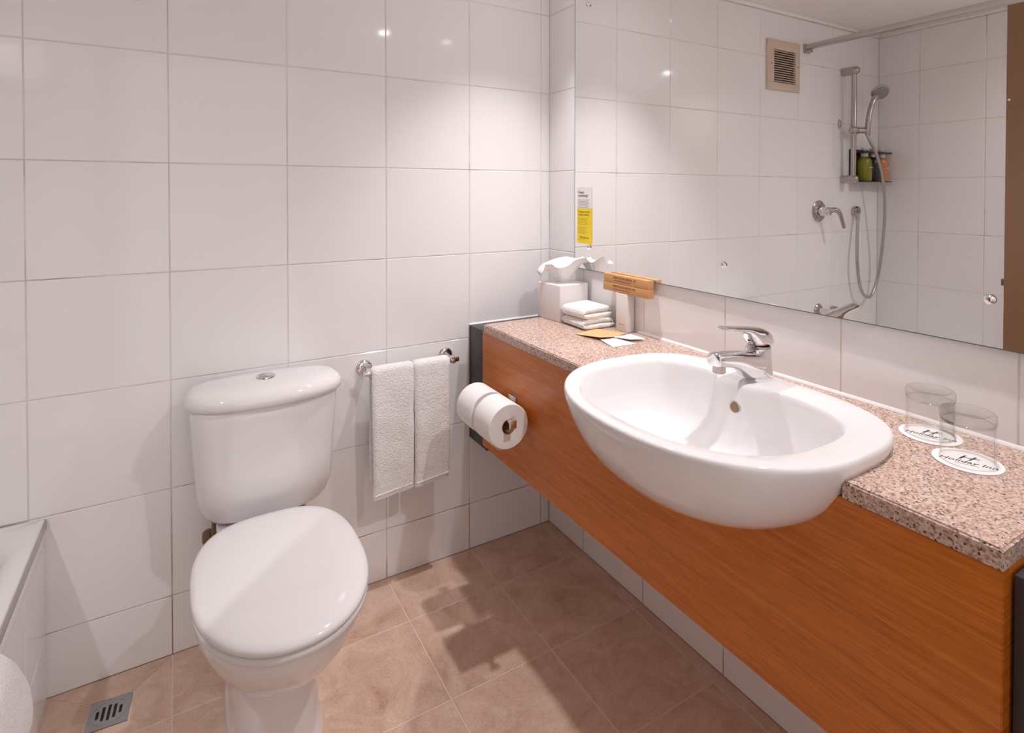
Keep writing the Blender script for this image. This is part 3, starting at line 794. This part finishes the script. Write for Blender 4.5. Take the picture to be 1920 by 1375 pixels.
# ------------------------------------------------------------------ bathtub
RIMZ = .4645; AX = -1.530
bt = thing('bathtub', 'white bathtub with a tiled apron along the left wall', 'bathtub', (-1.93, -.94, 0))
ap = link('apron', box(AX - .05, AX - GD, -1.80, -.002, 0, .436), 'grout_wall', bt)
lay_tiles(ap, [y for y in YS if y > -1.8] + [-1.80], [0, ZF, .436], lambda u, v: basis((0, 1, 0), (0, 0, 1), (1, 0, 0), Vector((AX - T, u, v)) - Vector((-1.93, -.94, 0))), 'tile_white', 'apron_tile')
link('edge_trim', box(AX - .012, AX + .004, -1.80, -.003, .437, .4605, .0012), 'aluminium', bt)
def rr_ring(x0, x1, y0, y1, r, z, n=10):
    out = []
    for cx_, cy_, a0 in ((x1 - r, y1 - r, 0), (x0 + r, y1 - r, 90), (x0 + r, y0 + r, 180), (x1 - r, y0 + r, 270)):
        for k in range(n + 1):
            a = R(a0 + 90 * k / n); out.append(Vector((cx_ + r * math.cos(a), cy_ + r * math.sin(a), z)))
    return out
X0, X1, Y0, Y1 = XL + .003, AX + .001, -1.80, -.003
rings = [rr_ring(X0, X1, Y0, Y1, .004, .40), rr_ring(X0, X1, Y0, Y1, .004, RIMZ - .004), rr_ring(X0 + .003, X1 - .004, Y0 + .003, Y1 - .003, .006, RIMZ),
         rr_ring(X0 + .045, X1 - .035, Y0 + .06, Y1 - .045, .10, RIMZ - .001), rr_ring(X0 + .055, X1 - .05, Y0 + .07, Y1 - .055, .11, RIMZ - .010),
         rr_ring(X0 + .07, X1 - .075, Y0 + .09, Y1 - .075, .12, RIMZ - .05), rr_ring(X0 + .10, X1 - .11, Y0 + .16, Y1 - .12, .14, .20), rr_ring(X0 + .14, X1 - .15, Y0 + .24, Y1 - .17, .15, .12), rr_ring(X0 + .22, X1 - .23, Y0 + .36, Y1 - .26, .12, .105)]
link('tub_shell', loft(rings, True, True, 50), 'enamel', bt)
# bath mat hung over the rim
def mat_fold(yr0, yr1, z_end, off, seed, th):
    """hangs over the front edge; right edge slants from yr0 at the rim to yr1 at the lower end"""
    path = [(-1.66, RIMZ + .004), (-1.60, RIMZ + .005), (-1.565, RIMZ + .007), (-1.538, RIMZ + .008), (-1.520, RIMZ + .002), (-1.514, RIMZ - .02)]
    k = 18
    for i in range(1, k + 1): path.append((-1.513 + .012 * math.sin(i / k * 2.6), RIMZ - .02 - (RIMZ - .02 - z_end) * i / k))
    L = len(path); n = 20
    rings = []
    for j in range(n + 1):
        u = j / n
        o_, i_ = [], []
        for i, (x, z) in enumerate(path):
            low = max(0, (RIMZ - z) / (RIMZ - z_end))
            yr = yr0 + (yr1 - yr0) * low ** .8
            y = yr - .285 * u
            a, b_ = path[max(0, i - 1)], path[min(L - 1, i + 1)]
            d = Vector((b_[0] - a[0], b_[1] - a[1])).normalized(); nr = Vector((-d.y, d.x))
            e = min(1, j / 2.0) if j < 3 else 1
            t2 = th * (.45 + .55 * e) * (1 if i < L - 1 else .5) + .003 * noise.noise(Vector((y * 14, z * 14, seed)))
            zz_ = z + .006 * noise.noise(Vector((y * 6, seed, 2))) * low
            o_.append(Vector((x + nr.x * (off + t2), y, zz_ + nr.y * (off + t2)))); i_.append(Vector((x + nr.x * off, y, zz_ + nr.y * off)))
        rings.append(o_ + i_[::-1])
    return loft(rings, True, True, 60)
bmt = thing('bath_mat', 'white terry bath mat hung over the tub edge', 'bath mat', (-1.53, -.60, .10))
link('mat_layer', mat_fold(-.590, -.345, .085, .002, 3.0, .012), 'towel', bmt)
link('mat_layer', mat_fold(-.530, -.415, .275, .015, 9.0, .012), 'towel', bmt)

# ------------------------------------------------------------------ floor drain
dn = thing('floor_drain', 'square metal floor drain with five slots', 'drain', (dc.x, dc.y, 0), drz)
pl_ = []
bm = bmesh.new()
N = 40; slots = [(-.024, .012), (-.012, .021), (0, .024), (.012, .021), (.024, .012)]
hs = dr
link('plate_base', box(-hs, hs, -hs, hs, -.006, -.0002, .0), 'dark', dn, local=True)
# plate built as strips between the slots
def strip(x0, x1, y0, y1, bm): box(x0, x1, y0, y1, -.0001, .0022, bm=bm)
bm = bmesh.new()
sw = .0032
xs_ = [-hs] + [q for c, h in slots for q in (c - sw, c + sw)] + [hs]
for i in range(0, len(xs_), 2): strip(xs_[i], xs_[i + 1], -hs, hs, bm)
for c, h in slots:
    strip(c - sw, c + sw, h, hs, bm); strip(c - sw, c + sw, -hs, -h, bm)
link('grate', from_bm('grate', bm, 0), 'steel_drain', dn, local=True)
link('grate_ring', lathe([(.0365, .0022), (.0365, .0028), (.0375, .0028), (.0375, .0022)], n=48), 'chrome_worn', dn, local=True)

# ------------------------------------------------------------------ shower fittings on the back wall above the bath
SX = -1.966
sr = thing('shower_rail', 'chrome vertical shower slide rail over the bath', 'shower rail', (SX, 0, 1.36))
link('rail', lathe([(.0135, 1.36), (.0135, 1.95)], (SX, -.062, 0), 'Z', 20, cap0=True, cap1=True), 'chrome_dark_reflection', sr)
for z in (1.955, 1.358):
    link('bracket', lathe([(.0, 0), (.023, 0), (.023, -.068), (.021, -.078), (.014, -.086), (0, -.089)], (SX, 0, z), 'Y', 24), 'chrome_dark_reflection', sr)
sl = link('slider', lathe([(.0, -.038), (.017, -.038), (.021, -.030), (.021, .016), (.017, .024), (0, .024)], (SX - .0, -.062, 1.628), 'X', 24), 'chrome_dark_reflection', sr)
link('slider_clamp', tube([(SX - .02, -.066, 1.628), (SX - .05, -.078, 1.628), (SX - .085, -.088, 1.63)], .0165, 16), 'chrome_dark_reflection', sr)
hs_ = thing('hand_shower', 'chrome hand shower with its flexible hose hanging in a loop', 'hand shower', (SX - .08, -.09, 1.60))
link('handle', tube([(-2.048, -.092, 1.600), (-2.046, -.095, 1.66), (-2.052, -.100, 1.73), (-2.070, -.108, 1.79), (-2.090, -.112, 1.815)], [.0125, .0145, .0135, .0135, .016], 16), 'chrome_dark_reflection', hs_)
hd = lathe([(0, .018), (.022, .017), (.040, .006), (.047, -.002), (.047, -.008), (.044, -.011), (.0, -.011)], n=36)
fc = lathe([(0, -.0125), (.036, -.0125), (.040, -.0115), (.041, -.0105)], n=36)
Mh = Matrix.Translation((-2.118, -.118, 1.842)) @ Vector((-.50, .62, .60)).normalized().to_track_quat('Z', 'Y').to_matrix().to_4x4()
hd.transform(Mh); fc.transform(Mh)
h_ = link('shower_head', hd, 'chrome_dark_reflection', hs_)
link('spray_face', fc, 'nozzle_grey', h_)
link('hose', tube([(-2.048, -.092, 1.600), (-2.058, -.10, 1.57), (-2.093, -.115, 1.498), (-2.158, -.118, 1.349), (-2.205, -.105, 1.165), (-2.243, -.07, .93), (-2.236, -.05, .775), (-2.185, -.05, .70), (-2.138, -.05, .69), (-2.088, -.05, .72), (-2.050, -.05, .80), (-2.035, -.048, .93), (-2.060, -.035, 1.08), (-2.074, -.03, 1.155)], .0085, 10), 'hose_grey', hs_)
wo = tag(link('shower_outlet', join(lathe([(0, 0), (.026, 0), (.026, -.024), (.023, -.028), (0, -.028)], (-2.083, 0, 1.181), 'Y', 28), lathe([(.011, 1.13), (.011, 1.17)], (-2.076, -.026, 0), 'Z', 16, cap0=True)), 'chrome_dark_reflection'), 'round chrome hose outlet on the wall below the shower rail', 'shower outlet')
sm = thing('shower_mixer', 'chrome wall shower mixer with a downward lever', 'shower mixer', (-1.748, 0, 1.184))
link('escutcheon', lathe([(.0, 0), (.058, 0), (.058, -.004), (.054, -.007), (0, -.008)], (-1.748, 0, 1.184), 'Y', 40), 'chrome_dark_reflection', sm)
link('mixer_body', lathe([(.029, -.007), (.028, -.028), (.023, -.031), (.023, -.060), (.018, -.066), (0, -.067)], (-1.748, 0, 1.184), 'Y', 30), 'chrome', sm)
link('mixer_lever', tube([(-1.748, -.052, 1.188), (-1.770, -.075, 1.192), (-1.792, -.088, 1.178), (-1.806, -.094, 1.14), (-1.818, -.099, 1.095)], [.013, .014, .012, .010, .008], 14), 'chrome_dark_reflection', sm)
bf = thing('bath_spout', 'chrome bath spout and side knob low on the wall', 'bath tap', (-1.755, 0, .655))
link('spout_rose', lathe([(.0, 0), (.036, 0), (.036, -.004), (.031, -.009), (0, -.010)], (-1.752, 0, .646), 'Y', 32), 'chrome_dark_reflection', bf)
link('spout_pipe', tube([(-1.752, -.006, .646), (-1.756, -.05, .646), (-1.764, -.10, .640), (-1.768, -.125, .61)], .015, 16), 'chrome', bf)
link('side_knob', lathe([(.0, 0), (.020, 0), (.023, -.012), (.021, -.03), (.014, -.045), (0, -.048)], (-1.878, 0, .636), 'Y', 28), 'chrome_dark_reflection', bf)
hk = tag(link('wall_hook', lathe([(0, 0), (.011, 0), (.011, -.004), (.007, -.012), (.0, -.014)], (0, 0, 0), 'Y', 24), 'chrome_worn'), 'small oval metal hook plate beside the shower rail', 'hook')
hk.location = (-1.931, 0, 1.665); hk.scale = (.95, 1, 2.4)
# bottles in their wall bracket
bh = thing('bottle_bracket', 'black wall bracket holding three shower bottles', 'bottle holder', (-2.18, 0, 1.345))
link('back_plate', box(-2.272, -2.03, -.006, -.001, 1.345, 1.53, .001), 'holder_black', bh)
link('top_bar', box(-2.318, -2.03, -.085, -.006, 1.506, 1.516, .002), 'holder_black', bh)
link('base_shelf', box(-2.318, -2.03, -.085, -.006, 1.345, 1.350, .001), 'holder_black', bh)
def bottle(x, m_, label):
    t = thing('shower_bottle', label, 'bottle', (x, -.048, 1.3502), group='shower bottles in the bracket')
    link('bottle_body', lathe([(0, 0), (.034, 0), (.037, .004), (.037, .10), (.034, .118), (.026, .130), (.017, .135), (.017, .137)], n=28, smooth=45), m_, t, local=True)
    link('cap', lathe([(.019, .137), (.019, .156), (0, .156)], n=20), 'card_white', t, local=True)
    link('pump', lathe([(.007, .156), (.007, .176), (.017, .178), (.017, .188), (0, .189)], n=16), 'clear_plastic', t, local=True)
    link('label_band', box(-.016, .016, -.0374, -.0366, .072, .076), 'card_white', t, local=True)
    return t
bottle(-2.100, 'bottle_green', 'olive green shower bottle with a white cap in the bracket')
bottle(-2.186, 'bottle_dark', 'dark purple shower bottle between the green and the orange one')
bottle(-2.272, 'bottle_orange', 'orange shower bottle nearest the corner of the bath wall')
# vent grille
vg = thing('vent_grille', 'beige slatted ventilation grille high on the tiled wall', 'vent', (-1.427, 0, 1.803))
VX0, VX1, VZ0, VZ1 = -1.556, -1.299, 1.803, 2.055
IX0, IX1, IZ0, IZ1 = -1.520, -1.347, 1.841, 2.007
for a in ((VX0, VX1, IZ1, VZ1), (VX0, VX1, VZ0, IZ0), (VX0, IX0, IZ0, IZ1), (IX1, VX1, IZ0, IZ1)):
    link('frame_side', box(a[0], a[1], -.014, 0, a[2], a[3], .0012), 'vent_beige', vg)
link('duct_back', box(IX0, IX1, -.0015, -.0005, IZ0, IZ1), 'dark', vg)
for k in range(14):
    z = IZ0 + .004 + (IZ1 - IZ0 - .010) * k / 13.4
    link('slat', mesh('s', [(IX0, -.012, z), (IX1, -.012, z), (IX1, -.0025, z + .0075), (IX0, -.0025, z + .0075), (IX0, -.012, z + .0022), (IX1, -.012, z + .0022), (IX1, -.0025, z + .0097), (IX0, -.0025, z + .0097)], [(0, 1, 2, 3), (4, 7, 6, 5), (0, 4, 5, 1), (3, 2, 6, 7), (0, 3, 7, 4), (1, 5, 6, 2)], 0), 'vent_beige', vg)
for x in (-1.325, -1.538):
    link('screw', lathe([(0, -.0155), (.0035, -.0155), (.004, -.0135)], (x, 0, 1.933), 'Y', 12), 'bronze_pipe', vg)
# curtain rail
cr = thing('curtain_rail', 'straight aluminium curtain rail above the bathtub edge', 'curtain rail', (-1.622, -.95, 2.045))
link('track', box(-1.638, -1.606, YR + .003, -.012, 2.036, 2.062, .002), 'aluminium', cr)
link('end_bracket', box(-1.642, -1.602, -.014, -.001, 2.018, 2.066, .002), 'chrome_worn', cr)
link('end_bracket', box(-1.640, -1.604, -.032, -.0145, 2.020, 2.034, .002), 'chrome_worn', cr)

# ------------------------------------------------------------------ towel shelf on the entrance wall, over the foot of the bath
ts = thing('towel_shelf', 'chrome towel shelf on the wall at the foot of the bath', 'towel shelf', (-2.0, YR, 1.79))
for y in (-1.86, -1.80, -1.74, -1.68, -1.62):
    link('rod', tube([(-2.28, y, 1.795), (-1.73, y, 1.795)], .006, 10, sub=1), 'chrome', ts)
for x in (-2.26, -1.75):
    link('side_arm', tube([(x, YR + .002, 1.787), (x, -1.60, 1.787)], .007, 10, sub=1), 'chrome', ts)
for k, nm in enumerate(('lowest', 'middle', 'topmost')):
    o = tag(link('bath_towel', box(-2.24, -1.752, -1.86, -1.60, 1.802 + .054 * k, 1.852 + .054 * k, .022, 4), 'towel'), 'folded white bath towel on the chrome shelf, %s of its stack' % nm, 'towel', 'folded bath towels on the shelf')

# ------------------------------------------------------------------ entrance door, standing open along the tub
dx = -1.478
dr_ = thing('entrance_door', 'glossy brown door standing open beside the bathtub', 'door', (dx - .02, -1.40, .008))
link('leaf', box(dx - .035, dx, -1.86, -.905, .008, 1.993, .002), 'door_brown', dr_)
link('latch', box(dx - .025, dx - .010, -.9045, -.893, .930, .955, .001), 'bronze_pipe', dr_)
link('flush_pull', lathe([(0, .002), (.018, .002), (.022, .006), (.026, .006), (.028, 0)], (dx, -1.03, .98), 'X', 28), 'chrome', dr_)
link('peg', lathe([(0, 0), (.004, 0), (.004, .004), (0, .005)], (dx, -.915, 1.635), 'X', 12), 'card_white', dr_)
tag(link('trim_3', box(-1.515, -1.48, YR - .1, YR + .012, 0, 2.04), 'door_brown'), kind='structure')
